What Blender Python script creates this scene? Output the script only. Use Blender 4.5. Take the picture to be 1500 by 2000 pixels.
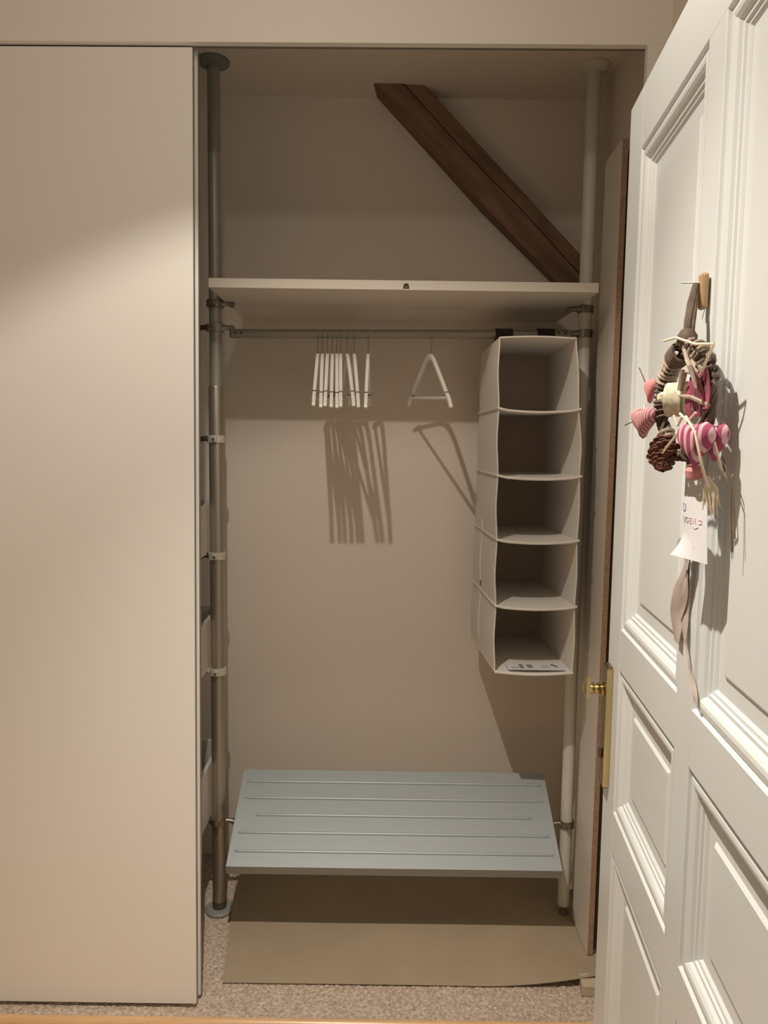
import bpy, bmesh, math, random
from mathutils import Vector, Matrix
from math import sin, cos, pi, radians, atan2, sqrt
random.seed(7)
C = bpy.context.scene.collection
for o in list(bpy.data.objects): bpy.data.objects.remove(o)

# ------------------------------------------------------------------ camera, world, lights, exposure
CAM = (-0.04, -2.3546, 1.5591); YAW, PITCH, ROLL, F = -0.0009, 0.0911, 0.0132, 1450.0
fwd = Vector((sin(YAW)*cos(PITCH), cos(YAW)*cos(PITCH), -sin(PITCH)))
rgt = Vector((cos(YAW), -sin(YAW), 0)); dwn = fwd.cross(rgt)
r2 = rgt*cos(ROLL) - dwn*sin(ROLL); d2 = rgt*sin(ROLL) + dwn*cos(ROLL)
cd = bpy.data.cameras.new('camera'); cam = bpy.data.objects.new('camera', cd); C.objects.link(cam)
cd.sensor_width = 36; cd.lens = F/2000*36; cd.clip_start = 0.02
m = Matrix((r2, -d2, -fwd)).transposed().to_4x4(); m.translation = CAM; cam.matrix_world = m
bpy.context.scene.camera = cam
w = bpy.data.worlds.new('world'); bpy.context.scene.world = w; w.use_nodes = True
w.node_tree.nodes['Background'].inputs[0].default_value = (1, .86, .70, 1)
w.node_tree.nodes['Background'].inputs[1].default_value = .13
vs = bpy.context.scene.view_settings
vs.view_transform = 'Standard'; vs.look = 'None'; vs.exposure = 0.35; vs.gamma = 1.0; vs.use_curve_mapping = False
LAMP = Vector((-.29, -1.42, 2.74)); WARM = (1, .90, .77)
def lamp(name, kind, power, loc, aim=None):
    d = bpy.data.lights.new(name, kind); d.energy = power; d.color = WARM
    o = bpy.data.objects.new(name, d); C.objects.link(o); o.location = loc
    if aim is not None: o.rotation_euler = Vector(aim).to_track_quat('-Z', 'Y').to_euler()
    return d
AIM = (.091, .053, -1)
d = lamp('ceiling_spot_light', 'SPOT', 29, LAMP, AIM); d.spot_size = radians(119); d.spot_blend = .24; d.shadow_soft_size = .012
d = lamp('ceiling_spot_core', 'SPOT', 112, LAMP, AIM); d.spot_size = radians(80); d.spot_blend = 1.0; d.shadow_soft_size = .012
d = lamp('ceiling_glow_light', 'POINT', 3.0, LAMP); d.shadow_soft_size = .03

# ------------------------------------------------------------------ materials
def mat(name, col, rough=.5, metal=0, noise=0, nscale=20, bump=0, bscale=60, bdist=.002, col2=None, stretch=None, spec=None, coat=0, rot=None):
    M = bpy.data.materials.new(name); M.use_nodes = True; nt = M.node_tree; N = nt.nodes; L = nt.links
    b = N['Principled BSDF']; b.inputs['Base Color'].default_value = (*col, 1); b.inputs['Roughness'].default_value = rough
    b.inputs['Metallic'].default_value = metal
    if spec is not None: b.inputs['Specular IOR Level'].default_value = spec
    if coat: b.inputs['Coat Weight'].default_value = coat
    tc = N.new('ShaderNodeTexCoord'); mp = N.new('ShaderNodeMapping'); L.new(tc.outputs['Object'], mp.inputs[0])
    if rot:
        m0 = N.new('ShaderNodeMapping'); m0.inputs['Rotation'].default_value = tuple(-a for a in rot)
        L.new(tc.outputs['Object'], m0.inputs[0]); L.new(m0.outputs[0], mp.inputs[0])
    if stretch: mp.inputs['Scale'].default_value = stretch
    if noise:
        t = N.new('ShaderNodeTexNoise'); t.inputs['Scale'].default_value = nscale; t.inputs['Detail'].default_value = 5
        L.new(mp.outputs[0], t.inputs['Vector'])
        r = N.new('ShaderNodeValToRGB'); L.new(t.outputs['Fac'], r.inputs[0])
        c2 = col2 or tuple(max(0, c*(1-noise)) for c in col); r.color_ramp.elements[0].color = (*c2, 1)
        r.color_ramp.elements[0].position = .32; r.color_ramp.elements[1].position = .68
        r.color_ramp.elements[1].color = (*col, 1); L.new(r.outputs[0], b.inputs['Base Color'])
    if bump:
        t = N.new('ShaderNodeTexNoise'); t.inputs['Scale'].default_value = bscale; t.inputs['Detail'].default_value = 4
        L.new(mp.outputs[0], t.inputs['Vector'])
        bp = N.new('ShaderNodeBump'); bp.inputs['Strength'].default_value = bump; bp.inputs['Distance'].default_value = bdist
        L.new(t.outputs['Fac'], bp.inputs['Height']); L.new(bp.outputs[0], b.inputs['Normal'])
    return M
def stripes(name, a, b_, scale, axis='X', width=.5, fine=.0):
    M = bpy.data.materials.new(name); M.use_nodes = True; nt = M.node_tree; N = nt.nodes; L = nt.links
    b = N['Principled BSDF']; b.inputs['Roughness'].default_value = .85
    tc = N.new('ShaderNodeTexCoord'); wv = N.new('ShaderNodeTexWave'); wv.bands_direction = axis
    wv.inputs['Scale'].default_value = scale; wv.inputs['Distortion'].default_value = fine
    L.new(tc.outputs['Object'], wv.inputs['Vector'])
    r = N.new('ShaderNodeValToRGB'); r.color_ramp.interpolation = 'EASE'
    r.color_ramp.elements[0].position = width-.12; r.color_ramp.elements[1].position = width+.12
    r.color_ramp.elements[0].color = (*a, 1); r.color_ramp.elements[1].color = (*b_, 1)
    L.new(wv.outputs['Fac'], r.inputs[0]); L.new(r.outputs[0], b.inputs['Base Color'])
    return M
WALL = mat('white_plaster', (.84, .77, .69), .9, bump=.15, bscale=90, bdist=.001)
PANEL = mat('cream_laminate', (.93, .91, .88), .5)
WPAINT = mat('white_gloss_paint', (.74, .77, .775), .36, bump=.10, bscale=14, bdist=.003, noise=.03, nscale=3)
MELA = mat('white_melamine', (.76, .71, .64), .45)
CHIP = mat('raw_chipboard', (.46, .30, .20), .9, noise=.45, nscale=260, bump=.4, bscale=300)
CARPET = mat('speckled_beige_carpet', (.74, .62, .52), 1, noise=.5, nscale=110, bump=.6, bscale=300, bdist=.004, col2=(.40, .31, .245))
OAK = mat('oiled_oak', (.76, .54, .33), .4, noise=.25, nscale=8, stretch=(1, 14, 14))
BEAM = mat('dark_old_timber', (.31, .185, .12), .8, noise=.45, nscale=5, stretch=(.5, 5, 5), bump=.4, bscale=14, bdist=.004, rot=(0, .734, 0))
CRACK = mat('timber_crack', (.05, .03, .02), .9)
STEEL = mat('brushed_steel', (.42, .38, .33), .36, .75)
STEELD = mat('grey_lacquered_tube', (.36, .34, .30), .42, .3)
PLASTIC = mat('grey_plastic', (.30, .30, .28), .5)
PLASTD = mat('slate_grey_plastic', (.20, .21, .20), .55)
ZINC = mat('zinc_clamp', (.30, .27, .22), .35, .85)
WPOLE = mat('cream_lacquered_tube', (.70, .68, .61), .4)
RAIL = mat('grey_green_tube', (.30, .29, .25), .42, .4)
TRAY = mat('silver_grey_lacquer', (.49, .55, .585), .42, .25)
TRAYE = mat('silver_grey_edge', (.25, .24, .21), .5, .2)
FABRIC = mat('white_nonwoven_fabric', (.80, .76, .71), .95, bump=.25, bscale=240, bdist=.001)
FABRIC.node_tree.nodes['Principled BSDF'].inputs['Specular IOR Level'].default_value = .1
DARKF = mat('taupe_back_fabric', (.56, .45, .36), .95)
VELCRO = mat('dark_velcro', (.035, .027, .022), 1)
HANGW = mat('white_painted_wood', (.86, .82, .78), .35)
WIRE = mat('steel_wire', (.36, .32, .27), .3, .9)
RUBBER = mat('grey_ring', (.16, .14, .12), .6)
KRAFT = mat('kraft_paper', (.45, .36, .25), .75, noise=.12, nscale=4, bump=.12, bscale=6, bdist=.01)
ALU = mat('aluminium_track', (.30, .29, .26), .4, .6)
BRASS = mat('polished_brass', (.66, .52, .27), .22, 1)
BRASSD = mat('brass_dark_reflection', (.24, .19, .12), .28, .9)  # same brass, darkened: the dark room mirrored in the plate face is in the colour
WOODL = mat('light_wood', (.50, .33, .17), .55, noise=.2, nscale=20, stretch=(8, 8, 1))
TWIG = mat('dry_vine', (.16, .11, .08), .85, noise=.55, nscale=70, bump=.5, bscale=160)
TWIGL = mat('pale_split_vine', (.42, .33, .26), .8, noise=.35, nscale=80)
STRAW = mat('raffia_straw', (.76, .66, .50), .7)
CONE = mat('pine_cone', (.18, .065, .042), .75, noise=.4, nscale=60)
HEARTF = stripes('fine_pink_stripe_cloth', (.42, .12, .15), (.64, .40, .39), 105, 'X', .5)
HEARTB = stripes('broad_raspberry_stripe_cloth', (.36, .06, .13), (.68, .42, .46), 34, 'X', .64)
PINK = mat('raspberry_ribbon', (.33, .06, .12), .6)
PINKL = mat('rose_cloth', (.62, .24, .25), .8)
CREAMR = mat('cream_print_ribbon', (.78, .72, .58), .8, noise=.45, nscale=150, col2=(.48, .44, .30))
GREENR = mat('olive_edging', (.24, .24, .09), .8)
PAPER = mat('white_paper', (.74, .74, .77), .7)
INKG = mat('grey_blue_pencil', (.42, .44, .52), .8)
INKP = mat('pale_pink_pencil', (.80, .48, .50), .8)
SATIN = mat('mauve_grey_ribbon', (.52, .44, .40), .5)
DARK = mat('dark_print', (.05, .035, .03), .8)
GREYP = mat('grey_print', (.30, .25, .20), .8)

# ------------------------------------------------------------------ mesh helpers
class MB:
    def __init__(s): s.v = []; s.f = []
    def add(s, vs, fs):
        k = len(s.v); s.v += [tuple(v) for v in vs]; s.f += [tuple(i+k for i in f) for f in fs]; return s
    def hexa(s, p):   # bottom 4 (ccw), top 4
        return s.add(p, [(3,2,1,0),(4,5,6,7),(0,1,5,4),(1,2,6,5),(2,3,7,6),(3,0,4,7)])
    def box(s, a, b):
        x0,y0,z0 = a; x1,y1,z1 = b
        return s.hexa([(x0,y0,z0),(x1,y0,z0),(x1,y1,z0),(x0,y1,z0),(x0,y0,z1),(x1,y0,z1),(x1,y1,z1),(x0,y1,z1)])
    def tube(s, pts, r, n=10, caps=True, flat=1.0, closed=False):
        P = [Vector(p) for p in pts]; R = r if isinstance(r, (list, tuple)) else [r]*len(P)
        T = []
        for i in range(len(P)):
            if closed: t = P[(i+1) % len(P)] - P[i-1]
            else: t = P[min(i+1, len(P)-1)] - P[max(i-1, 0)]
            T.append(t.normalized())
        u = T[0].orthogonal().normalized(); vs = []
        for i, p in enumerate(P):
            u = (u - T[i]*u.dot(T[i])).normalized(); q = T[i].cross(u)
            for k in range(n):
                a = 2*pi*k/n; vs.append(p + (u*cos(a) + q*sin(a)*flat)*R[i])
        fs = []; m_ = len(P)
        for i in range(m_ if closed else m_-1):
            j = (i+1) % m_
            for k in range(n):
                fs.append((i*n+k, i*n+(k+1) % n, j*n+(k+1) % n, j*n+k))
        if caps and not closed:
            fs.append(tuple(range(n-1, -1, -1))); fs.append(tuple((m_-1)*n+k for k in range(n)))
        return s.add(vs, fs)
    def lathe(s, prof, c=(0,0,0), axis='z', n=24):   # prof: (r, h) list
        vs = []; c = Vector(c)
        for r, h in prof:
            for k in range(n):
                a = 2*pi*k/n; x, y = r*cos(a), r*sin(a)
                v = {'z': (x, y, h), 'y': (x, h, y), 'x': (h, x, y)}[axis]; vs.append(c + Vector(v))
        fs = []
        for i in range(len(prof)-1):
            for k in range(n): fs.append((i*n+k, i*n+(k+1) % n, (i+1)*n+(k+1) % n, (i+1)*n+k))
        fs.append(tuple(range(n-1, -1, -1))); fs.append(tuple((len(prof)-1)*n+k for k in range(n)))
        return s.add(vs, fs)
    def sheet(s, fn, nu, nv, off):                # thin solid sheet: fn(u,v)->point, off = thickness vector or function
        vs = []
        for side in (0, 1):
            for i in range(nu+1):
                for j in range(nv+1):
                    p = Vector(fn(i/nu, j/nv)); vs.append(p + (Vector(off) if side else Vector((0,0,0))))
        k = (nu+1)*(nv+1); fs = []; w_ = nv+1
        for i in range(nu):
            for j in range(nv):
                a = i*w_+j; fs.append((a, a+1, a+w_+1, a+w_)); fs.append((k+a, k+a+w_, k+a+w_+1, k+a+1))
        for i in range(nu):
            a = i*w_; fs.append((a, a+w_, k+a+w_, k+a)); a = i*w_+nv; fs.append((a, k+a, k+a+w_, a+w_))
        for j in range(nv):
            fs.append((j, k+j, k+j+1, j+1)); a = nu*w_+j; fs.append((a, a+1, k+a+1, k+a))
        return s.add(vs, fs)
    def prism(s, poly, vec):
        n = len(poly); P = [Vector(p) for p in poly]; V = Vector(vec)
        return s.add(P + [p+V for p in P], [tuple(range(n-1, -1, -1)), tuple(range(n, 2*n))] + [(i, (i+1) % n, n+(i+1) % n, n+i) for i in range(n)])
ORG = {}
def obj(name, mb, material, parent=None, label=None, cat=None, group=None, kind=None, bevel=0, smooth=False, base=None):
    me = bpy.data.meshes.new(name)
    og = Vector(ORG[parent.name][0]) if parent else Vector(base or (0,0,0))
    loc = bool(parent and ORG[parent.name][1])
    me.from_pydata([v if loc else tuple(Vector(v)-og) for v in mb.v], [], mb.f)
    bm = bmesh.new(); bm.from_mesh(me); bmesh.ops.recalc_face_normals(bm, faces=bm.faces); bm.to_mesh(me); bm.free()
    me.materials.append(material)
    o = bpy.data.objects.new(name, me); C.objects.link(o)
    if parent: o.parent = parent; ORG[o.name] = ORG[parent.name]
    else: o.location = og; ORG[o.name] = (tuple(og), False)
    if smooth:
        for p in me.polygons: p.use_smooth = True
        sm = o.modifiers.new('edges', 'EDGE_SPLIT'); sm.split_angle = radians(38)
    if bevel:
        b = o.modifiers.new('bevel', 'BEVEL'); b.width = bevel; b.segments = 2; b.limit_method = 'ANGLE'
    tag(o, label, cat, group, kind); return o
def tag(o, label=None, cat=None, group=None, kind=None):
    for k, v in (('label', label), ('category', cat), ('group', group), ('kind', kind)):
        if v: o[k] = v
    return o
def thing(name, loc, label, cat, group=None, rotz=None, kind=None):   # rotz given: children are built in local coordinates
    o = bpy.data.objects.new(name, None); C.objects.link(o); o.location = loc; o.empty_display_size = .05
    if rotz is not None: o.rotation_euler = (0, 0, rotz)
    ORG[o.name] = (tuple(loc), rotz is not None); return tag(o, label, cat, group, kind)
def B(a, b): return MB().box(a, b)

# ------------------------------------------------------------------ the setting
XL, XR, YB, YF, ZC, ZR = -2.2, .642, .34, -1.95, 2.705, 2.86      # closet and little room in front of it
HB = .226                                                          # where the sloping top of the back wall meets the ceiling
wb = MB().add([(XL,YB,-.05),(XR+.1,YB,-.05),(XR+.1,YB,2.375),(XL,YB,2.375),(XL,HB,ZC),(XR+.1,HB,ZC),(XL,HB,ZC+.1),(XR+.1,HB,ZC+.1),
               (XL,YB+.1,-.05),(XR+.1,YB+.1,-.05),(XR+.1,YB+.1,ZC+.1),(XL,YB+.1,ZC+.1)],
              [(0,1,2,3),(3,2,5,4),(4,5,7,6),(8,11,10,9),(6,7,10,11),(0,8,9,1),(0,3,4,6,11,8),(1,9,10,7,5,2)])
obj('wall_back', wb, WALL, kind='structure', label='plain off white closet back wall, sloping at the top')
obj('ceiling_closet', B((XL,-.41,ZC),(XR+.1,HB,ZC+.1)), WALL, kind='structure', label='off white ceiling inside the closet')
obj('ceiling', B((XL-.1,YF-.1,ZR),(XR+.1,-.42,ZR+.1)), WALL, kind='structure', label='off white ceiling of the room in front of the closet')
obj('wall_right', B((XR,YF,-.05),(XR+.1,YB,ZR)), WALL, kind='structure', label='off white right hand wall beside the closet')
obj('wall_left', B((XL-.1,YF,-.05),(XL,YB,ZR)), WALL, kind='structure', label='off white left hand wall')
wf = MB().box((XL-.1,YF-.12,-.05),(-.62,YF,ZR)).box((.33,YF-.12,-.05),(XR+.1,YF,ZR)).box((-.62,YF-.12,2.24),(.33,YF,ZR))
obj('wall_front', wf, WALL, kind='structure', label='wall with the doorway the picture is taken through')
JB = MB().hexa([(.585,-.4515,0),(XR,-.4515,0),(XR,-.4325,0),(.585,-.4325,0),(.585,-.4515,2.5355),(XR,-.4515,2.5355),(XR,-.4325,2.5355),(.585,-.4325,2.5355)])
obj('trim_4', JB, PANEL, kind='structure', label='narrow cream jamb strip at the right edge of the closet opening')
# fascia over the opening: bottom edge rises slightly to the right like the photographed one
y0, y1 = -.452, -.432
hd = MB().hexa([(XL,y0,2.519),(XR,y0,2.535),(XR,y1,2.535),(XL,y1,2.519),(XL,y0,ZR),(XR,y0,ZR),(XR,y1,ZR),(XL,y1,ZR)])
obj('trim_1', hd, PANEL, kind='structure', label='cream fascia board above the closet opening')
tr = MB().hexa([(XL,-.431,2.524),(.60,-.431,2.540),(.60,-.412,2.540),(XL,-.412,2.524),(XL,-.431,2.60),(.60,-.431,2.60),(.60,-.412,2.60),(XL,-.412,2.60)])
obj('trim_2', tr, ALU, kind='structure', label='grey sliding door track along the top of the opening')
fl = obj('floor', B((XL-.1,-.474,-.06),(XR+.1,YB+.1,-.004)), CARPET, kind='structure', label='speckled beige carpet under the closet')
pile = MB(); nx, ny = 330, 170
vsx = [(-1.15+1.80*i/nx, -.474+.82*j/ny) for i in range(nx+1) for j in range(ny+1)]
pile.add([(x, y, random.uniform(-.0045, .0005)) for x, y in vsx],
         [(i*(ny+1)+j, (i+1)*(ny+1)+j, (i+1)*(ny+1)+j+1, i*(ny+1)+j+1) for i in range(nx) for j in range(ny)])
obj('carpet_pile', pile, CARPET, parent=fl, kind='stuff')
sub = obj('floor_room', B((XL-.1,-3.3,-.08),(XR+.1,-.474,-.022)), OAK, kind='structure', label='oak board floor of the room, just in view at the bottom edge')
x = XL
for row in range(12):
    ya = -.500-row*.12; x = XL - random.random()*.6
    while x < XR:
        L_ = random.choice((.9, 1.1, 1.3)); b_ = min(x+L_, XR)
        if b_ > XL+.02: obj('plank', B((max(x, XL)+.001, ya-.1185, -.022), (b_-.001, ya, -.004)), OAK, parent=sub, bevel=.0015)
        x += L_
obj('trim_3', MB().tube([(XL, -.488, -.002), (XR, -.488, -.002)], .014, 12, flat=.5), mat('honey_oak_strip', (.80, .50, .26), .3, noise=.15, nscale=10, stretch=(1, 10, 10)),
    kind='structure', label='honey coloured wooden threshold strip at the carpet edge', smooth=True)

# ------------------------------------------------------------------ sliding doors (left)
sd = thing('sliding_door', (-1.1, -.436, .012), 'large cream front sliding door panel closing the left of the closet', 'sliding door')
yo = -.436
obj('panel', MB().hexa([(-1.95,yo,.012),(-.5425,yo,.012),(-.5425,yo+.016,.012),(-1.95,yo+.016,.012),(-1.95,yo,2.515),(-.528,yo,2.524),(-.528,yo+.016,2.524),(-1.95,yo+.016,2.515)]), PANEL, parent=sd, bevel=.0008)
obj('edge_profile', MB().hexa([(-.5425,yo+.002,.012),(-.5415,yo+.002,.012),(-.5415,yo+.015,.012),(-.5425,yo+.015,.012),(-.528,yo+.002,2.524),(-.527,yo+.002,2.524),(-.527,yo+.015,2.524),(-.528,yo+.015,2.524)]), STEELD, parent=sd, label='thin dark edge strip')
sd2 = thing('sliding_door', (-1.1, -.398, .012), 'second sliding door behind the front one, only its thin pale edge showing', 'sliding door')
yi = -.404
obj('panel', MB().hexa([(-1.9,yi,.012),(-.5385,yi,.012),(-.5385,yi+.018,.012),(-1.9,yi+.018,.012),(-1.9,yi,2.52),(-.5235,yi,2.532),(-.5235,yi+.018,2.532),(-1.9,yi+.018,2.52)]), PANEL, parent=sd2, bevel=.0015)
obj('edge_profile', MB().hexa([(-.5386,yi+.003,.012),(-.5372,yi+.003,.012),(-.5372,yi+.015,.012),(-.5386,yi+.015,.012),(-.5236,yi+.003,2.53),(-.5222,yi+.003,2.53),(-.5222,yi+.015,2.53),(-.5236,yi+.015,2.53)]), ALU, parent=sd2, label='grey aluminium edge strip')

# ------------------------------------------------------------------ timber brace
bt = thing('timber_brace', (.25, .2, 2.45), 'dark old wooden beam running diagonally down across the top of the closet', 'beam', kind='structure')
# front face outline from ceiling to behind the right pole
A0, A1 = Vector((-.106,.125,2.715)), Vector((.065,.125,2.715))
def along(p, t): return Vector((p[0]+t*1.13, p[1]+t*.235, p[2]-t*1.02))
bm_ = MB(); ns = 24; rows = []
prng = random.Random(3)
for i in range(ns+1):
    t = i/ns*.85 - .06*(1-i/ns)
    a, b = along(A0, t), along(A1, t); a = a+Vector((.012*t, .02*t, -.02*t))
    wv = prng.uniform(-.004, .004); fr = .54 + .02*sin(i*.7) + .14*t
    cpt = a.lerp(b, fr)
    g = .0035
    dirx = (b-a).normalized()
    rows.append([a+Vector((.02, .17, -.0)), a+Vector((.001,.004,0)), a+dirx*.006+Vector((0,wv*.4,0)), cpt-dirx*g, cpt+Vector((0,.012,0)), cpt+dirx*g+Vector((0,.004,0)), b-dirx*.010+Vector((0,.010+wv*.5,0)), b+Vector((0,.022,0)), b+Vector((.03,.17,0))])
n = len(rows[0])
bm_.add([p for r in rows for p in r], [(i*n+k, i*n+k+1, (i+1)*n+k+1, (i+1)*n+k) for i in range(ns) for k in range(n-1)] + [tuple(range(n)), tuple(ns*n+k for k in range(n))])
obj('beam_body', bm_, BEAM, parent=bt)
ck = MB()
ck.tube([r[4]+Vector((0,-.008,0)) for r in rows[1:-1]], [.0022]*(ns-1), 6)
obj('drying_crack', ck, CRACK, parent=bt, label='long dark drying crack')

# ------------------------------------------------------------------ upright poles
def clamp(parent, px, z, r, m1, side=0, tab=True, m2=None):
    k = obj('clamp', MB().lathe([(r,-.012),(r+.005,-.011),(r+.005,.011),(r,.012)], (px,0,z), 'z', 24), m1, parent=parent, smooth=True)
    s = MB().box((px-.008,-r-.014,z-.009),(px+.008,-r-.002,z+.009)); obj('clamp_lug', s, m1, parent=k, bevel=.003)
    q = MB().lathe([(.0045,0),(.0045,-.005),(.003,-.007)], (px-.001,-r-.013,z), 'y', 12); obj('screw', q, ZINC, parent=k, smooth=True)
    return k
def arm(parent, x0, x1, z, m1, y=-.004):
    a = MB().tube([(x0,y,z),((x0*2+x1)/3,y,z+.002),(x1,y,z-.001)], [.011,.0085,.0075], 10)
    a.lathe([(.0105,-.005),(.0105,.005)], (x1,y,z-.001), 'y', 14)
    return obj('clamp_arm', a, m1, parent=parent, smooth=True)
PX = .575
lp = thing('upright_pole', (-PX,0,0), 'grey metal floor to ceiling pole on the left of the open closet', 'pole')
obj('lower_tube', MB().lathe([(.0218,.032),(.0225,.036),(.0225,1.728),(.0215,1.733)], (-PX,0,0), 'z', 32), STEEL, parent=lp, smooth=True)
obj('upper_tube', MB().lathe([(.0192,1.72),(.0192,2.69)], (-PX,0,0), 'z', 32), STEELD, parent=lp, smooth=True)
obj('ceiling_flange', MB().lathe([(.020,2.685),(.044,2.694),(.049,2.699),(.049,2.705)], (-PX,0,0), 'z', 36), PLASTD, parent=lp, smooth=True, label='slate grey round ceiling flange')
obj('foot_collar', MB().lathe([(.019,.010),(.0235,.014),(.0235,.030),(.0222,.036)], (-PX,0,0), 'z', 32), mat('dark_collar', (.12,.11,.09), .35, .5), parent=lp, smooth=True)
obj('foot_plate', MB().lathe([(.047,.0),(.047,.006),(.043,.010),(.018,.0115)], (-PX,0,0), 'z', 40), PLASTIC, parent=lp, smooth=True, label='grey round plastic foot')
wcl = mat('pale_grey_clamp', (.60,.56,.49), .45)
for z, m1, sides in ((1.986,ZINC,(1,)), (1.912,mat('brown_grey_clamp',(.36,.31,.25),.4,.5),(-1,1)), (1.568,wcl,(-1,)), (1.197,wcl,(-1,)), (.819,wcl,(-1,)), (.312,ZINC,(-1,1))):
    k = clamp(lp, -PX, z, .0228 if z < 1.72 else .0225, m1)
    for s in sides: arm(k, -PX+s*.022, -PX+s*.052, z, m1 if s > 0 or z == .819 else mat('dark_clamp_arm',(.10,.085,.065),.45,.5))
rp = thing('upright_pole', (PX,0,0), 'cream white floor to ceiling pole on the right of the open closet', 'pole')
obj('lower_tube', MB().lathe([(.0195,.036),(.0195,1.958),(.0185,1.962)], (PX,0,0), 'z', 32), WPOLE, parent=rp, smooth=True)
obj('upper_tube', MB().lathe([(.0215,1.95),(.0215,2.69)], (PX,0,0), 'z', 32), WPOLE, parent=rp, smooth=True)
obj('ceiling_flange', MB().lathe([(.0216,2.685),(.044,2.694),(.049,2.699),(.049,2.705)], (PX,0,0), 'z', 36), WPOLE, parent=rp, smooth=True)
obj('foot_stem', MB().lathe([(.014,.0062),(.014,.012),(.010,.014),(.010,.037)], (PX,0,0), 'z', 28), RUBBER, parent=rp, smooth=True)
for z in (1.983, 1.909, .318):
    k = clamp(rp, PX, z, .0197, ZINC); arm(k, PX-.019, PX-.050, z, ZINC)

# ------------------------------------------------------------------ shelf, rail, tray
ys0, ys1, zs = -.222, .30, 2.0174
sh = thing('wall_shelf', (0,0,1.991), 'long white board shelf held between the two poles', 'shelf')
obj('board', B((-.5435,ys0,1.991),(.5525,ys1,zs)), MELA, parent=sh, bevel=.0012)
st = [(.012+.0085*cos(a), ys0-.0004, 1.9985+.0065+.0085*sin(a)) for a in [pi*k/10 for k in range(11)]]
st = [(.0035,ys0-.0004,1.9945),(.0205,ys0-.0004,1.9945)] + [(.012+.0075*cos(a), ys0-.0004, 2.0030+.0060*sin(a)) for a in [pi*k/10 for k in range(11)]][::1]
obj('sticker', MB().prism(st, (0,-.0006,0)), DARK, parent=sh, label='small dark bell shaped sticker on the front edge')
obj('sticker_mark', B((.0085,ys0-.0014,1.997),(.0155,ys0-.0009,2.0015)), GREYP, parent=sh)

rz = 1.9
hr = thing('hanging_rail', (0,0,rz), 'grey green metal clothes rail under the white shelf', 'clothes rail')
obj('tube', MB().tube([(-.522,0,rz-.004),(.517,0,rz+.007)], .0138, 20), RAIL, parent=hr, smooth=True)
for s, zz in ((-1, rz-.004), (1, rz+.007)):
    b = MB().hexa([(s*.524-.005,-.013,zz-.013),(s*.524+.005,-.013,zz-.013),(s*.524+.005,.013,zz-.013),(s*.524-.005,.013,zz-.013),(s*.524-.005,-.013,zz+.013),(s*.524+.005,-.013,zz+.013),(s*.524+.005,.013,zz+.013),(s*.524-.005,.013,zz+.013)])
    b.tube([(s*.524,0,zz),(s*.470,0,zz)], .0128, 16)
    o = obj('end_bracket', b, ZINC, parent=hr, bevel=.002)
    for q in (.512, .492): obj('screw', MB().lathe([(.003,0),(.003,-.002)], (s*q,-.0125,zz+.001), 'y', 10), CRACK, parent=o)

# sloping shoe tray: local frame along the slope
tf, tb = Vector((0,-.185,.262)), Vector((0,.115,.436))          # front and back edge of the top face
sl = (tb-tf); TL = sl.length; sl.normalize(); nu = Vector((0,-sl.z,sl.y)); TX0, TX1 = -.5135, .5205
def tp(x, v, h): p = tf + sl*(v*TL) + nu*h; return Vector((x, p.y, p.z))
ty = thing('shoe_tray', (0,0,.3), 'silver grey sloping shoe shelf with five long raised ribs', 'shoe shelf')
tr_ = MB().hexa([tp(TX0,0,-.008),tp(TX1,0,-.008),tp(TX1,1,-.008),tp(TX0,1,-.008),tp(TX0,0,0),tp(TX1,0,0),tp(TX1,1,0),tp(TX0,1,0)])
obj('tray_plate', tr_, TRAY, parent=ty, bevel=.001)
lipz = .022
obj('front_lip', MB().hexa([tp(TX0,0,-.002)+Vector((0,0,-lipz)),tp(TX1,0,-.002)+Vector((0,0,-lipz)),tp(TX1,.012,-.002)+Vector((0,0,-lipz)),tp(TX0,.012,-.002)+Vector((0,0,-lipz)),tp(TX0,0,-.001),tp(TX1,0,-.001),tp(TX1,.012,-.001),tp(TX0,.012,-.001)]), TRAYE, parent=ty)
for v, ins in ((.145,.018),(.325,.020),(.505,.066),(.683,.020),(.862,.018)):
    pts = [tp(TX0+ins,v,-.001),tp(TX0+ins+.004,v,.0005)] + [tp(TX0+ins+.01+(TX1-TX0-2*ins-.02)*k/6, v, .0008) for k in range(7)] + [tp(TX1-ins-.004,v,.0005),tp(TX1-ins,v,-.001)]
    obj('rib', MB().tube(pts, [.002,.0045]+[.0052]*7+[.0045,.002], 10), TRAY, parent=ty, smooth=True)
for s, xx in ((-1, TX0+.012), (1, TX1-.012)):
    b = MB().hexa([tp(xx-.006,.04,-.028),tp(xx+.006,.04,-.028),tp(xx+.006,.9,-.028),tp(xx-.006,.9,-.028),tp(xx-.006,.04,-.009),tp(xx+.006,.04,-.009),tp(xx+.006,.9,-.009),tp(xx-.006,.9,-.009)])
    b.box((xx-.005,-.009,.300),(xx+.005,.012,.345))
    obj('support_arm', b, TRAYE, parent=ty, bevel=.002)

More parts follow.
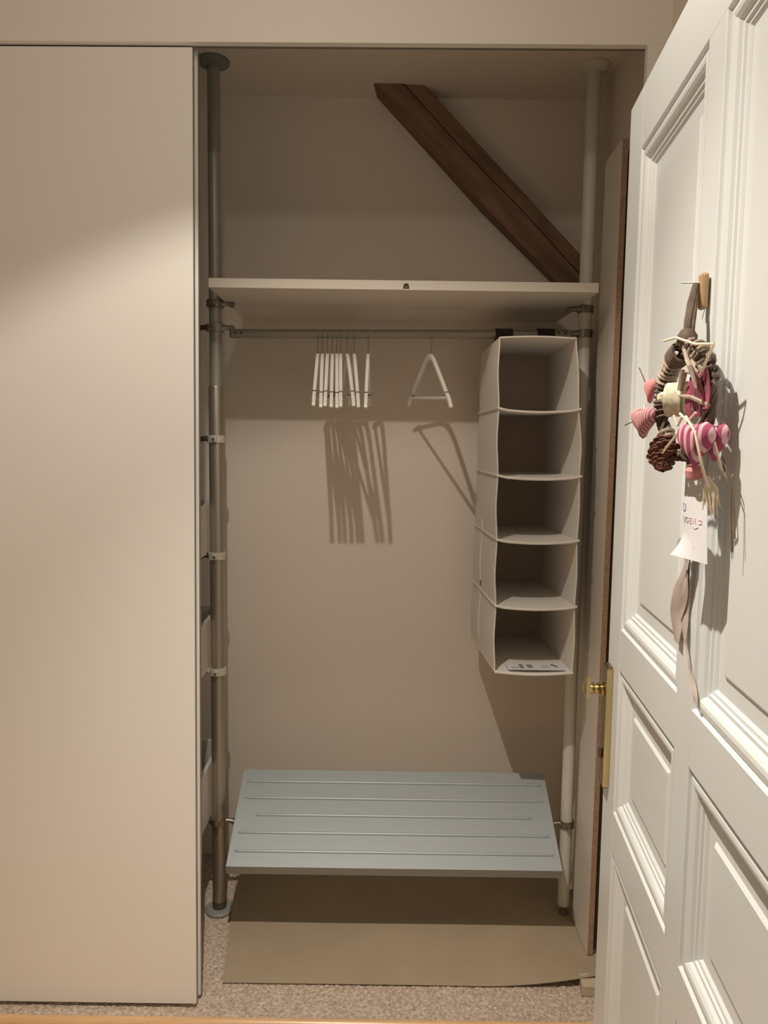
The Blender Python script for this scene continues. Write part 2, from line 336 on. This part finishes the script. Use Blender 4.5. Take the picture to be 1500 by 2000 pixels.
# ------------------------------------------------------------------ brown paper mat, side board, offcut
mt = MB()
def matp(u, v):
    y = -.342 + v*.60; xl = -.490 - .066*v*1.15; xr = .628
    x_ = xl + (xr-xl)*u + .0
    s1 = max(0, min(1, (x_-.25)/.38)); s2 = max(0, min(1, (-y-.20)/.142))
    z = .003 + .046*(s1**2)*(s2**1.5) + .0015*sin(9*x_+3*y)*sin(7*y+2)*(.5) + .0012
    return (x_, y, z)
mt.sheet(matp, 60, 34, (0,0,-.0012))
obj('paper_mat', mt, KRAFT, label='brown kraft paper sheet on the closet carpet, right front corner curled up', cat='paper', base=(0,-.05,0), smooth=True)
sb = thing('side_board', (.61,-.12,0), 'tall narrow white board standing at the right closet wall, raw chipboard front edge', 'board')
yp0, yp1 = -.21, -.03
hx_ = lambda e: [(.5985-e,yp0,.008),(.6165+e,yp0,.008),(.6165+e,yp1,.008),(.5985-e,yp1,.008),(.6055-e,yp0,2.412),(.6230+e,yp0,2.412),(.6290+e,yp1,2.412),(.6115-e,yp1,2.412)]
obj('chipboard_core', MB().hexa(hx_(-.0006)), CHIP, parent=sb, label='raw brown chipboard')
q = hx_(0)
obj('white_face', MB().hexa([q[0], tuple(Vector(q[0])+Vector((.0007,0,0))), tuple(Vector(q[3])+Vector((.0007,0,0))), q[3], q[4], tuple(Vector(q[4])+Vector((.0007,0,0))), tuple(Vector(q[7])+Vector((.0007,0,0))), q[7]]), MELA, parent=sb)
ob = MB().hexa([(.537,-.372,.000),(.60,-.376,.000),(.60,-.322,.000),(.545,-.318,.000),(.541,-.372,.030),(.60,-.376,.032),(.60,-.322,.032),(.545,-.318,.030)])
obj('skirting_offcut', ob, mat('pale_wood_offcut', (.60,.50,.37), .7, noise=.15, nscale=30), label='short pale wooden offcut on the carpet beside the door', cat='wood block', base=(.57,-.35,0), bevel=.0015)

# ------------------------------------------------------------------ drawer trays of the neighbouring unit, glimpsed left of the grey pole
for k, (z0, z1, wht) in enumerate(((1.20,1.36,'top'), (.822,.985,'middle'), (.315,.50,'lowest'))):
    xr = -.606; xl = -1.10; yb, yf = .22, -.24
    r = thing('drawer_unit', ((xl+xr)/2, 0, z0), {'top': 'white open shelf tray beside the grey pole, topmost of the three behind the sliding doors', 'middle': 'white open shelf tray beside the grey pole, middle of the three behind the sliding doors', 'lowest': 'white open shelf tray beside the grey pole, lowest of the three behind the sliding doors'}[wht], 'drawer', 'white trays clamped to the left of the grey pole')
    obj('bottom_board', B((xl,yf,z0),(xr,yb,z0+.016)), MELA, parent=r, bevel=.001)
    obj('back_board', B((xl,yb-.012,z0+.016),(xr,yb,z1)), MELA, parent=r, bevel=.001)
    for xx in (xl, xr-.012): obj('side_board', B((xx,yf+.012,z0+.016),(xx+.012,yb-.012,z1)), MELA, parent=r, bevel=.001)
    obj('front_board', B((xl,yf,z0+.016),(xr,yf+.012,z1-.02)), MELA, parent=r, bevel=.001)

# ------------------------------------------------------------------ clothes hangers
def hanger_parts(root):
    arm_prof = [(0,-.066),(.012,-.0675),(.04,-.083),(.08,-.115),(.12,-.147),(.16,-.180),(.185,-.199),(.203,-.219),(.207,-.225)]
    b = MB(); n_ = len(arm_prof); hw = .0052
    pts = [(-s, h) for s, h in arm_prof[::-1]] + arm_prof[1:]
    up = []; dn = []
    for i, (s, h) in enumerate(pts):
        a = pts[max(0, i-1)]; c_ = pts[min(len(pts)-1, i+1)]; t = Vector((c_[0]-a[0], c_[1]-a[1])).normalized(); nrm = Vector((-t.y, t.x))
        wd = .0105 if abs(s) > .01 else .012
        if i in (0, len(pts)-1): wd = .0085
        up.append((s+nrm.x*wd*.5, h+nrm.y*wd*.5)); dn.append((s-nrm.x*wd*.5, h-nrm.y*wd*.5-(.004 if abs(s) < .03 else 0)))
    vs = []
    for (us, uh), (ds, dh) in zip(up, dn):
        vs += [(-hw, us, uh), (hw, us, uh), (hw, ds, dh), (-hw, ds, dh)]
    m_ = len(up); fs = [(0,1,2,3), ((m_-1)*4+3,(m_-1)*4+2,(m_-1)*4+1,(m_-1)*4)]
    for i in range(m_-1):
        for k in range(4): fs.append((i*4+k, (i+1)*4+k, (i+1)*4+(k+1) % 4, i*4+(k+1) % 4))
    b.add(vs, fs); obj('wooden_arms', b, HANGW, parent=root, bevel=.0018)
    obj('trouser_bar', MB().tube([(0,-.176,-.198),(0,.176,-.198)], .0048, 10), HANGW, parent=root, smooth=True)
    for s in (-1, 1):
        o = MB(); a0 = Vector((0, s*.166, -.1848)); t = Vector((0, s*.74, -.67)).normalized()
        q_ = Vector((0, -t.z*s*s, t.y)).normalized()
        p_ = [a0 - t*.0013 + Vector((sx*.0058,0,0)) + q_*(sq*.0078) for sx, sq in ((-1,-1),(1,-1),(1,1),(-1,1))]
        o.hexa(p_ + [p+t*.0026 for p in p_]); obj('grip_ring', o, RUBBER, parent=root)
    R = .0152; pts = [(0,0,-.070),(0,0,-.03)] + [(0, R-R*cos(a) - 0.0, -.012+R*sin(a)) for a in [pi*k/10 for k in range(0, 11)]] + [(0,2*R,-.018)]
    pts = [(0, y-R*1.0+.0 if z > -.0121 else y-(R if z > -.029 else R*max(0,(z+.062)/.033)), z) for _, y, z in pts]
    obj('hook', MB().tube(pts, .0014, 8), WIRE, parent=root, smooth=True)
def railz(x): return rz - .004 + .011*(x+.522)/1.039
HS = [(-.255,1.7,-1.0),(-.241,3.7,.6),(-.225,2.7,-.6),(-.210,3.5,.4),(-.196,4.2,1.2),(-.184,3.9,0),(-.164,8.9,-.8),(-.142,6.6,.5),(-.098,-.3,1.0),(.096,15.5,0)]
HL = ['white wooden hanger at the left end of the cluster on the rail',
 'white wooden hanger second from the left in the rail cluster', 'white wooden hanger third from the left in the rail cluster',
 'white wooden hanger fourth from the left in the rail cluster', 'white wooden hanger fifth from the left, hanging lowest in the tight row',
 'white wooden hanger at the right end of the six packed tightly together', 'white wooden hanger turned most in the cluster, just right of the tight six',
 'white wooden hanger beside the turned one, second from the right of the nine', 'white wooden hanger standing a little apart at the right of the nine',
 'lone white wooden hanger turned sideways between the cluster and the fabric organizer']
def hroot(i):
    x_, a, dz = HS[i]; r = bpy.data.objects.new('clothes_hanger', None); C.objects.link(r); r.empty_display_size = .05
    r.location = (x_, 0, railz(x_)+.0005); r.rotation_euler = (radians(3.2+dz*.8), 0, radians(a)); ORG[r.name] = ((0,0,0), True)
    return tag(r, HL[i], 'clothes hanger', 'white wooden hangers on the clothes rail')
h0 = hroot(0); hanger_parts(h0)
for i in range(1, len(HS)):
    r = hroot(i)
    for ch in list(h0.children):
        c_ = ch.copy(); C.objects.link(c_); c_.parent = r

# ------------------------------------------------------------------ hanging fabric organizer
og = thing('hanging_organizer', (.39,0,.895), 'white hanging fabric organizer with five open compartments at the right of the rail', 'organizer')
ZT, ZB = 1.868, .893; LV = [1.868,1.665,1.472,1.285,1.089,.893]
def oxl(z, y):
    f = (ZT-z)/(ZT-ZB); front = (-y+.2)/.4
    bow = .004*sin(pi*5*f)**2
    return (.281+.011*f)*front + (.281-.012*f)*(1-front) - bow + .0
def oxr(z, y):
    f = (ZT-z)/(ZT-ZB); front = (-y+.2)/.4
    return (.500+.024*min(1, f*3))*front + (.508-.002*f)*(1-front) + .003*sin(pi*5*f)**2
lean = lambda z: -.0
def sag(z, u): return -.007*sin(pi*u)
for nm, fx, o_ in (('left_side', oxl, .002), ('right_side', oxr, -.002)):
    obj('side_panel', MB().sheet(lambda u, v: (fx(ZB+(ZT-ZB)*u, -.2+.4*v), -.2+.4*v, ZB+(ZT-ZB)*u), 50, 8, (o_,0,0)), FABRIC, parent=og, smooth=True)
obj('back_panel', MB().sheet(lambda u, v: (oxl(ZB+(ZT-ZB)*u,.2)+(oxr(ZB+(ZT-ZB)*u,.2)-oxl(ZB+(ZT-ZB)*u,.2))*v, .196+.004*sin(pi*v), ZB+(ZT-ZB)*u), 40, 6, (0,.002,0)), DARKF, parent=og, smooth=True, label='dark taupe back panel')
for k, z in enumerate(LV):
    ext = .0 if k in (0, 5) else .005
    thick = .004
    def fs_(u, v, z=z, ext=ext, k=k):
        y = -.206+.4055*v; a, b = oxl(z, y)-ext*(1 if v > .02 else .6), oxr(z, y)+ext
        s = sag(z, u)*(1-v) if k else .004*sin(pi*u)
        fl_ = .004*(1-min(1, min(u, 1-u)*9))*(1 if ext else 0)
        return (a+(b-a)*u, y, z + s + fl_ - (.006 if v < .03 and k else 0)*0)
    p = obj('top_panel' if k == 0 else 'shelf_panel', MB().sheet(fs_, 20, 12, (0,0,-thick)), FABRIC, parent=og, smooth=True)
    if k:
        obj('front_piping', MB().tube([tuple(Vector(fs_(u/16, 0))+Vector((0,-.0005,-.002))) for u in range(17)], .0036, 8), FABRIC, parent=p, smooth=True)
        obj('side_piping', MB().tube([tuple(Vector(fs_(0, v/8))+Vector((.002,0,-.001))) for v in range(9)], .0028, 8), FABRIC, parent=p, smooth=True)
obj('front_piping', MB().tube([(oxl(z,-.2)+.001,-.2,z) for z in [ZB+(ZT-ZB)*k/40 for k in range(41)]], .0022, 8), FABRIC, parent=og, smooth=True)
obj('front_piping', MB().tube([(oxr(z,-.2)-.001,-.2,z) for z in [ZB+(ZT-ZB)*k/40 for k in range(41)]], .0022, 8), FABRIC, parent=og, smooth=True)
for x0, x1 in ((.297,.350),(.427,.480)):
    zz = railz((x0+x1)/2); b = MB(); ring = []
    pr = [(.0145*sin(a), zz+.0145*cos(a)) for a in [2*pi*k/16 for k in range(17)]]
    b.add([(x, y, z) for x in (x0, x1) for y, z in pr] + [(x, y*1.22, zz+(z-zz)*1.22) for x in (x0, x1) for y, z in pr],
          [(k, k+1, 17+k+1, 17+k) for k in range(16)] + [(34+k, 34+17+k, 34+18+k, 35+k) for k in range(16)] + [(k, 34+k, 35+k, k+1) for k in range(16)] + [(17+k, 18+k, 52+k, 51+k) for k in range(16)])
    b.box((x0,-.009,1.8725),(x1,.009,zz-.0125))
    obj('velcro_strap', b, VELCRO, parent=og, label='dark hook and loop strap')
for z0, z1 in ((1.10,1.32),(.93,1.12)):
    obj('label_pocket', MB().sheet(lambda u, v: (oxl(z0+(z1-z0)*u, .045+.05*v)-.0025, .045+.05*v, z0+(z1-z0)*u), 24, 3, (.003,0,0)), FABRIC, parent=og)
zl = .899
lb = obj('care_label', B((.335,-.195,zl-.004),(.505,-.135,zl-.0015)), PAPER, parent=og, label='white printed paper label lying at the bottom')
for x0, x1, y0_, y1_, mm in ((.372,.384,-.188,-.145,GREYP),(.395,.412,-.182,-.148,GREYP),(.345,.368,-.186,-.183,GREYP),(.345,.368,-.176,-.173,GREYP),(.438,.462,-.170,-.166,INKG),(.441,.458,-.162,-.158,INKG),(.436,.465,-.178,-.174,INKG)):
    obj('print_mark', B((x0,y0_,zl-.0016),(x1,y1_,zl-.0011)), mm, parent=lb)
obj('print_mark', MB().hexa([(.468,-.148,zl-.0016),(.484,-.170,zl-.0016),(.489,-.166,zl-.0016),(.474,-.143,zl-.0016),(.468,-.148,zl-.0011),(.484,-.170,zl-.0011),(.489,-.166,zl-.0011),(.474,-.143,zl-.0011)]), DARK, parent=lb)

# ------------------------------------------------------------------ panelled room door (right), local frame: x towards the hinge, -y out of the face, z up
DP = Vector((.42031, -.87336, 0)); DROT = atan2(-.99530, -.09688)
dr = thing('door_3', (DP.x, DP.y, .01), 'white painted six panel door standing open at the right', 'door', rotz=DROT, kind='structure')
DW, DH, TH = .99, 2.19, .040
SX = [(0,.100),(.462,.528),(.890,DW)]; RZ = [(0,.11),(.765,.843),(1.126,1.204),(2.082,DH)]
for a, b in (SX[0], SX[2]): obj('stile', B((a,0,0),(b,TH,DH)), WPAINT, parent=dr, bevel=.0012)
obj('mullion', B((SX[1][0],0,RZ[0][1]),(SX[1][1],TH,RZ[3][0])), WPAINT, parent=dr, bevel=.0006)
for a, b in (RZ[0], RZ[3]): obj('rail', B((SX[0][1],0,a),(SX[2][0],TH,b)), WPAINT, parent=dr, bevel=.0006)
for a, b in RZ[1:3]:
    obj('rail', B((SX[0][1],0.0003,a),(SX[1][0],TH,b)), WPAINT, parent=dr, bevel=.0006)
    obj('rail', B((SX[1][1],0.0003,a),(SX[2][0],TH,b)), WPAINT, parent=dr, bevel=.0006)
PROF = [(0,0),(.0012,-.0008),(.0028,-.005),(.0045,-.0056),(.006,-.0046),(.010,-.0026),(.015,-.0020),(.020,-.0030),(.0245,-.0062),(.027,-.0102),(.0285,-.0110),(.030,-.0104),(.033,-.0104),(.0348,-.0135),(.039,-.0140),(.041,-.0160),(.043,-.0185)]
for (xa, xb) in ((SX[0][1],SX[1][0]),(SX[1][1],SX[2][0])):
    for (za, zb) in ((RZ[0][1],RZ[1][0]),(RZ[1][1],RZ[2][0]),(RZ[2][1],RZ[3][0])):
        mo = MB(); vs = []
        for s, h in PROF:
            vs += [(xa+s,-h,za+s),(xb-s,-h,za+s),(xb-s,-h,zb-s),(xa+s,-h,zb-s)]
        fs = []
        for i in range(len(PROF)-1):
            for k in range(4): fs.append((i*4+k, i*4+(k+1) % 4, (i+1)*4+(k+1) % 4, (i+1)*4+k))
        mo.add(vs, fs); obj('moulding', mo, WPAINT, parent=dr, smooth=False)
        pn = MB(); s0, s1 = .040, .066; d0, d1 = .0178, .0138
        L_ = []
        for s, dd in ((s0,d0),(s1,d0),(s1+.005,d1),(.2,d1)):
            if s < .2: L_ += [(xa+s,dd,za+s),(xb-s,dd,za+s),(xb-s,dd,zb-s),(xa+s,dd,zb-s)]
        fs = [(i*4+k, i*4+(k+1) % 4, (i+1)*4+(k+1) % 4, (i+1)*4+k) for i in range(2) for k in range(4)] + [(8,9,10,11)]
        k0 = len(L_); L_ += [(xa+s0,TH-.012,za+s0),(xb-s0,TH-.012,za+s0),(xb-s0,TH-.012,zb-s0),(xa+s0,TH-.012,zb-s0)]
        fs += [(0,k0+0,k0+1,1),(1,k0+1,k0+2,2),(2,k0+2,k0+3,3),(3,k0+3,k0,0),(k0+3,k0+2,k0+1,k0)]
        pn.add(L_, fs); obj('panel', pn, WPAINT, parent=dr)
# brass handle set
zh = 1.066
lp_ = obj('lock_plate', MB().box((.012,-.0125,.868),(.052,0,1.117)), BRASSD, parent=dr, bevel=.0035, label='long brass lock plate')
obj('plate_edge', MB().box((.0525,-.0135,.872),(.0545,-.0005,1.113)), BRASS, parent=lp_, bevel=.001)
hn = MB().lathe([(.012,-.012),(.0135,-.015),(.0105,-.018),(.0105,-.021),(.0125,-.024),(.0095,-.027),(.0095,-.031),(.0125,-.034),(.0095,-.037),(.010,-.044),(.013,-.047),(.013,-.052)], (.030,0,zh), 'y', 22)
obj('handle_neck', hn, BRASS, parent=lp_, smooth=True, label='turned brass neck')
gr = MB(); gp = []
for i in range(9):
    t = i/8; gp.append((.022+.042*t, -.049-.004*sin(pi*t), zh+.012*t, (.010+.015*t)*(1 if i < 8 else .9)))
sec = []
for x_, y_, z_, r_ in gp:
    for k in range(12):
        a = 2*pi*k/12; sec.append((x_, y_+.0045*cos(a), z_+r_*sin(a)))
gr.add(sec, [(i*12+k, i*12+(k+1) % 12, (i+1)*12+(k+1) % 12, (i+1)*12+k) for i in range(8) for k in range(12)] + [tuple(range(12)), tuple(96+k for k in range(12))])
obj('handle_grip', gr, BRASS, parent=lp_, smooth=True)
obj('key_bit', MB().box((.028,-.020,.925),(.040,-.0125,.945)), BRASSD, parent=lp_, bevel=.003)

# ------------------------------------------------------------------ peg hook on the door
def dl(u, off, z): # door local -> world
    X = Vector((-.09688,-.99530,0)); Y = Vector((.99530,-.09688,0)); return DP + X*u - Y*off + Vector((0,0,z))
hk = thing('peg_hook', tuple(dl(.513,0,1.76)), 'small light wooden peg with a metal pin fixed to the white door above the wreath', 'hook', rotz=DROT)
obj('peg', MB().box((-.008,-.0125,-.024),(.008,-.0022,.022)), WOODL, parent=hk, bevel=.004)
obj('pin', MB().tube([(.0,-.010,.010),(-.01,-.022,.012),(-.018,-.030,.014)], .0011, 8), WIRE, parent=hk, smooth=True)

# ------------------------------------------------------------------ wreath
WC = dl(.531,.027,1.614); WR = radians(-87.56)
wr = thing('wreath', tuple(WC), 'small vine wreath with striped hearts and a pine cone hanging on the white door', 'wreath', rotz=WR); wr.scale = (1.05,)*3
WI = (Matrix.Translation(WC) @ Matrix.Rotation(WR, 4, 'Z') @ Matrix.Scale(1.05, 4)).inverted()
rr = random.Random(11)
RX, RZ_ = .064, .064
def ringp(a, r=0, ph=0, tw=3):
    k = a*tw+ph; e = 1+ r*cos(k)/.06
    return Vector((RX*e*cos(a)-.004, r*sin(k), RZ_*e*sin(a)+.003))
vn = MB()
for s in range(7):
    ph = 2*pi*s/7; rad = .0055+rr.uniform(-.0015,.0015); tw = rr.choice((2,3,3,4))
    vn.tube([ringp(2*pi*i/64, rad, ph+.3*sin(i*.7), tw) for i in range(64)], [.0027+.0009*sin(i*.9+s) for i in range(64)], 7, closed=True)
obj('vine_ring', vn, TWIG, parent=wr, smooth=True)
def wrap(a, turns, spread, col, rad=.0165, th=.0022, flat=1.0):
    b = MB(); pts = []
    for i in range(int(16*turns)+1):
        k = 2*pi*i/16; aa = a+spread*i/(16*turns)
        e = 1+rad*cos(k)/.06; pts.append((RX*e*cos(aa)-.004, rad*sin(k), RZ_*e*sin(aa)+.003))
    b.tube(pts, th, 6); return obj('vine_wrap', b, col, parent=wr, smooth=True)
wrap(1.75, 4, .35, TWIG, .0115, .0030); wrap(2.15, 3, .35, TWIGL, .0105, .0020); wrap(2.6, 5, .5, TWIG, .0100, .0024); wrap(3.05, 3, .4, TWIG, .0098, .0018)
wrap(3.7, 2, .3, TWIGL, .0098, .0024); wrap(.35, 3, .5, TWIG, .0105, .0022); wrap(.75, 3, .6, TWIGL, .0115, .0024); wrap(4.9, 4, .6, TWIG, .0098, .0022); wrap(2.45, 2, .25, TWIGL, .0108, .0022)
sp = MB()                                            # split pale vines bridging top to the right side
for i in range(6):
    o_ = -.014+.003*i*(-1)**i
    sp.tube([(.012+.006*i, .5*o_-.004, .066-.004*i), (.030+.005*i, .5*o_-.008, .050-.002*i), (.050+.003*i, .5*o_-.004, .030-.003*i)], [.0018,.0028,.0016], 6)
sp.tube([(.022,-.016,.040),(.018,-.018,.010),(.045,-.014,.006),(.070,-.006,-.004)], .0026, 6)
sp.tube([(.020,-.016,.012),(.036,-.018,.036),(.058,-.010,.030)], .0022, 6)
obj('split_vine', sp, TWIGL, parent=wr, smooth=True)
LT = WI @ dl(.5125, .0165, 1.769); lb_ = Vector((.001,-.003,.080))
hs = MB().tube([(.002,-.003,.070), lb_, lb_.lerp(LT,.3)+Vector((0,-.002,0)), lb_.lerp(LT,.65)+Vector((0,-.0015,0)), LT], [.007,.0048,.0052,.0056,.0042], 8, flat=.7)
hs.tube([lb_+Vector((.004,.004,0)), lb_.lerp(LT,.5)+Vector((.003,.003,0)), LT+Vector((.001,.001,0))], .0024, 6)
obj('hanging_loop', hs, TWIG, parent=wr, smooth=True, label='brown twisted hanging loop')
obj('loop_knot', MB().lathe([(.006,-.012),(.011,-.006),(.012,.004),(.007,.012)], (.001,-.003,.078), 'z', 12), TWIG, parent=wr, smooth=True)
for pts in ([(-.050,-.010,.083),(0,-.016,.080),(.048,-.014,.066),(.084,-.010,.0615)], [(.084,-.010,.0615),(.078,-.012,.050),(.058,-.012,.028)],
            [(.050,-.022,-.016),(.076,-.022,-.035),(.082,-.016,-.070),(.076,-.004,-.096)], [(.036,-.020,-.030),(.010,-.026,-.052),(-.022,-.024,-.072)],
            [(.080,-.002,-.045),(.084,.006,-.075),(.086,.014,-.088),(.086,.017,-.080)], [(-.088,-.016,.005),(-.080,-.020,-.022),(-.082,-.020,-.030)],
            [(.030,-.020,-.012),(.055,-.022,-.022),(.066,-.018,-.012)], [(.045,-.024,-.016),(.030,-.022,-.026),(.022,-.024,-.014)]):
    obj('raffia_straw', MB().tube(pts, [.0016]*len(pts), 6), STRAW, parent=wr, smooth=True)
ts = MB()
for i in range(14):
    x_ = .066+.0016*i; ts.tube([(.070,-.002,-.084),(.066+.0008*i,-.004+.0008*i,-.098),(.066+.0008*i+rr.uniform(-.004,.004),.0005*i+rr.uniform(-.004,.006),-.112-rr.uniform(0,.02))], [.0012,.0016,.0005], 5)
obj('raffia_tassel', ts, STRAW, parent=wr, smooth=True)
for pts in ([(.080,.008,-.060),(.098,.010,-.085),(.104,.010,-.13),(.106,.012,-.165)], [(.082,.008,-.07),(.102,.012,-.10),(.110,.012,-.15)], [(-.095,-.014,.035),(-.108,-.018,.055)], [(-.090,-.022,-.014),(-.104,-.026,-.018),(-.120,-.030,-.022)]):
    obj('stray_stem', MB().tube(pts, .0008, 5), TWIG, parent=wr, smooth=True)
def heart(c, wd, ht, th, rot, material, name='heart', label=None, tilt=0):
    b = MB(); nr, na = 7, 36; vs = []; fs = []
    def hp(a): return (16*sin(a)**3/34*wd, (13*cos(a)-5*cos(2*a)-2*cos(3*a)-cos(4*a))/30*ht)
    for sgn in (-1, 1):
        base = len(vs)
        for i in range(nr+1):
            q_ = i/nr
            for k in range(na):
                x_, z_ = hp(2*pi*k/na); vs.append((x_*q_, sgn*th*.5*sqrt(max(0, 1-q_**2.6)), z_*q_ + ht*.05*(1-q_)))
        for i in range(nr):
            for k in range(na): fs.append((base+i*na+k, base+i*na+(k+1) % na, base+(i+1)*na+(k+1) % na, base+(i+1)*na+k))
    b.add(vs, fs)
    o = obj(name, b, material, parent=wr, smooth=True, label=label)
    o.location = c; o.rotation_euler = (0, tilt, rot); return o
# tilted round to face the room: rot turns the heart about the vertical
heart((-.079,-.020,-.016), .040, .044, .024, radians(26), HEARTF, label='small pink pinstriped padded heart')
heart((-.086,-.010,.025), .024, .034, .012, radians(10), PINKL, label='folded rose pink cloth heart')
heart((.062,-.014,-.044), .052, .054, .026, radians(24), HEARTB, label='large raspberry striped padded heart')
heart((.066,.006,-.042), .036, .046, .018, radians(30), HEARTB, label='raspberry striped heart behind the large one')
obj('rose_bud', MB().lathe([(.002,-.010),(.009,-.007),(.0105,.001),(.007,.007),(.009,.008),(.005,.003)], (.040,-.004,-.080), 'z', 12), PINKL, parent=wr, smooth=True)
# ribbon loop with printed outside and olive edging
rl = MB(); rg = MB(); nA = 28
RA = Vector((.66,.74,0)).normalized(); RB = Vector((-RA.y, RA.x, 0)); RC = Vector((.004,-.012,.006))
def rlp(a, y): return tuple(RC + RB*(.019*cos(a)) + Vector((0,0,.0205*sin(a))) + RA*y)
rl.add([rlp(2*pi*k/nA, yy) for yy in (-.012,.010) for k in range(nA)] + [tuple(RC+RA*yy+(Vector(rlp(2*pi*k/nA, 0))-RC)*.93) for yy in (-.012,.010) for k in range(nA)],
       [(k, (k+1) % nA, nA+(k+1) % nA, nA+k) for k in range(nA)] + [(2*nA+k, 3*nA+k, 3*nA+(k+1) % nA, 2*nA+(k+1) % nA) for k in range(nA)] + [(k, 2*nA+k, 2*nA+(k+1) % nA, (k+1) % nA) for k in range(nA)] + [(nA+k, nA+(k+1) % nA, 3*nA+(k+1) % nA, 3*nA+k) for k in range(nA)])
lo = obj('ribbon_loop', rl, CREAMR, parent=wr, smooth=True, label='cream printed ribbon loop')
rg.tube([rlp(2*pi*k/nA, .0095) for k in range(nA)], .0014, 6, closed=True); obj('ribbon_edging', rg, GREENR, parent=lo, smooth=True)
obj('bead', MB().lathe([(.001,-.006),(.006,-.003),(.006,.003),(.001,.006)], (-.014,-.024,.010), 'z', 12), STRAW, parent=wr, smooth=True)
rb = MB()
for i in range(4):
    rb.sheet(lambda u, v: (.026+.010*i+.012*u+.006*v, -.010-.004*sin(3*v+i), .026-.046*v+.004*i), 2, 8, (0,.001,0))
obj('ribbon_bow', rb, PINK, parent=wr, smooth=True, label='dark raspberry ribbon bow')
# pine cone
axis = Vector((.62,-.30,-.72)).normalized(); c0 = Vector((-.028,-.012,-.046)); ax1 = axis.orthogonal().normalized(); ax2 = axis.cross(ax1)
pc = MB(); pc.tube([c0+axis*t for t in (0,.012,.028,.044)], [.004,.009,.008,.003], 8)
for i in range(96):
    t = i/96; a = i*2.39996; rad = (.0165*sin(pi*(.12+.80*t))+.003)*(1+.12*sin(i*1.7)); dv = ax1*cos(a)+ax2*sin(a); base = c0+axis*(.050*t-.002); tip = base+dv*rad-axis*.005
    sd_ = axis.cross(dv)*.0040; th_ = axis*.0012
    pc.add([base+dv*.002+sd_*.4, tip+sd_-dv*.002, tip-dv*.0005+sd_*.4, tip-dv*.0005-sd_*.4, tip-sd_-dv*.002, base+dv*.002-sd_*.4]+[p+th_ for p in (base+dv*.002+sd_*.4, tip+sd_-dv*.002, tip-dv*.0005+sd_*.4, tip-dv*.0005-sd_*.4, tip-sd_-dv*.002, base+dv*.002-sd_*.4)],
           [(5,4,3,2,1,0),(6,7,8,9,10,11)]+[(k,(k+1)%6,6+(k+1)%6,6+k) for k in range(6)])
obj('pine_cone', pc, CONE, parent=wr, label='reddish brown pine cone')

# ------------------------------------------------------------------ note and ribbon hanging below the wreath
nt_ = thing('paper_note', (.345,-1.44,1.46), 'curled white paper note hanging below the wreath on the door', 'note')
c4 = [Vector((.3365,-1.4132,1.4985)), Vector((.3515,-1.4545,1.4995)), Vector((.3400,-1.4220,1.4235)), Vector((.3500,-1.4670,1.4195))]
nrm = Vector((-.9991,-.0426,0))
def np_(u, v, o=0):
    p = (c4[0]*(1-u)+c4[1]*u)*(1-v) + (c4[2]*(1-u)+c4[3]*u)*v
    curl = .014*max(0, (v-.62)/.38)**1.5*(1-u)**2; bow = .003*sin(pi*u)
    return p + nrm*(curl+bow+o) + Vector((.0,.010,0))*max(0, (v-.62)/.38)**1.5*(1-u)**2
sheet = obj('sheet', MB().sheet(lambda u, v: np_(u, v), 10, 14, tuple(-nrm*.0005)), PAPER, parent=nt_, smooth=True)
def stroke(pts, m_, nm='handwriting'):
    obj(nm, MB().tube([np_(u, v, .0004) for u, v in pts], .0004, 5), m_, parent=sheet)
for pts in ([(.12,.10),(.12,.24)], [(.12,.10),(.24,.13),(.22,.22),(.12,.24)], [(.10,.33),(.11,.41),(.19,.41),(.20,.33)],
            [(.33,.34),(.26,.33),(.23,.38),(.27,.42),(.33,.41),(.33,.38),(.29,.38)]): stroke(pts, INKG)
for pts in ([(.48,.34),(.40,.34),(.40,.42),(.49,.42)], [(.40,.38),(.47,.38)], [(.54,.42),(.54,.33),(.63,.42),(.63,.33)],
            [(.74,.35),(.84,.36),(.84,.41),(.74,.42)], [(.52,.47),(.62,.50),(.72,.47)], [(.45,.66),(.52,.72),(.60,.80)]): stroke(pts, INKP)
rbn = thing('satin_ribbon', (.365,-1.38,1.42), 'mauve grey ribbon ends dangling below the paper note on the door, the lowest thin strip standing in for their shadow', 'ribbon')
def strip(p, wv, wd, name='ribbon_and_shadow_strip'):
    q_ = [Vector(k) for k in p]; ex = Vector((.0426,-.9991,0))
    def fn(u, v):
        i = min(len(q_)-2, int(v*(len(q_)-1))); t = v*(len(q_)-1)-i
        c_ = q_[i].lerp(q_[i+1], t); ang = wv*sin(v*7)
        return c_ + (ex*cos(ang)+nrm*sin(ang))*(u-.5)*wd
    obj(name, MB().sheet(fn, 3, 24, tuple(-nrm*.0006)), SATIN, parent=rbn, smooth=True)
for pts, wd in (([(.3583,-1.3862,1.445),(.3583,-1.3862,1.4116),(.3634,-1.3549,1.368),(.3666,-1.3426,1.3296),(.3689,-1.340,1.2892)], .026),
                ([(.3597,-1.3926,1.445),(.3597,-1.3926,1.4127),(.363,-1.3795,1.3728),(.3649,-1.3704,1.3396),(.3654,-1.3755,1.3023)], .016),
                ([(.3599,-1.3704,1.430),(.3593,-1.3863,1.3912),(.3613,-1.3767,1.3618),(.3638,-1.3607,1.3267)], .012),
                ([(.3654,-1.3755,1.305),(.3656,-1.3938,1.2726),(.3649,-1.4114,1.2506),(.3634,-1.4269,1.2322)], .009)):  # this last thin strip is the ribbon end's shadow, modelled as a solid strip
    strip(pts, .35, wd)
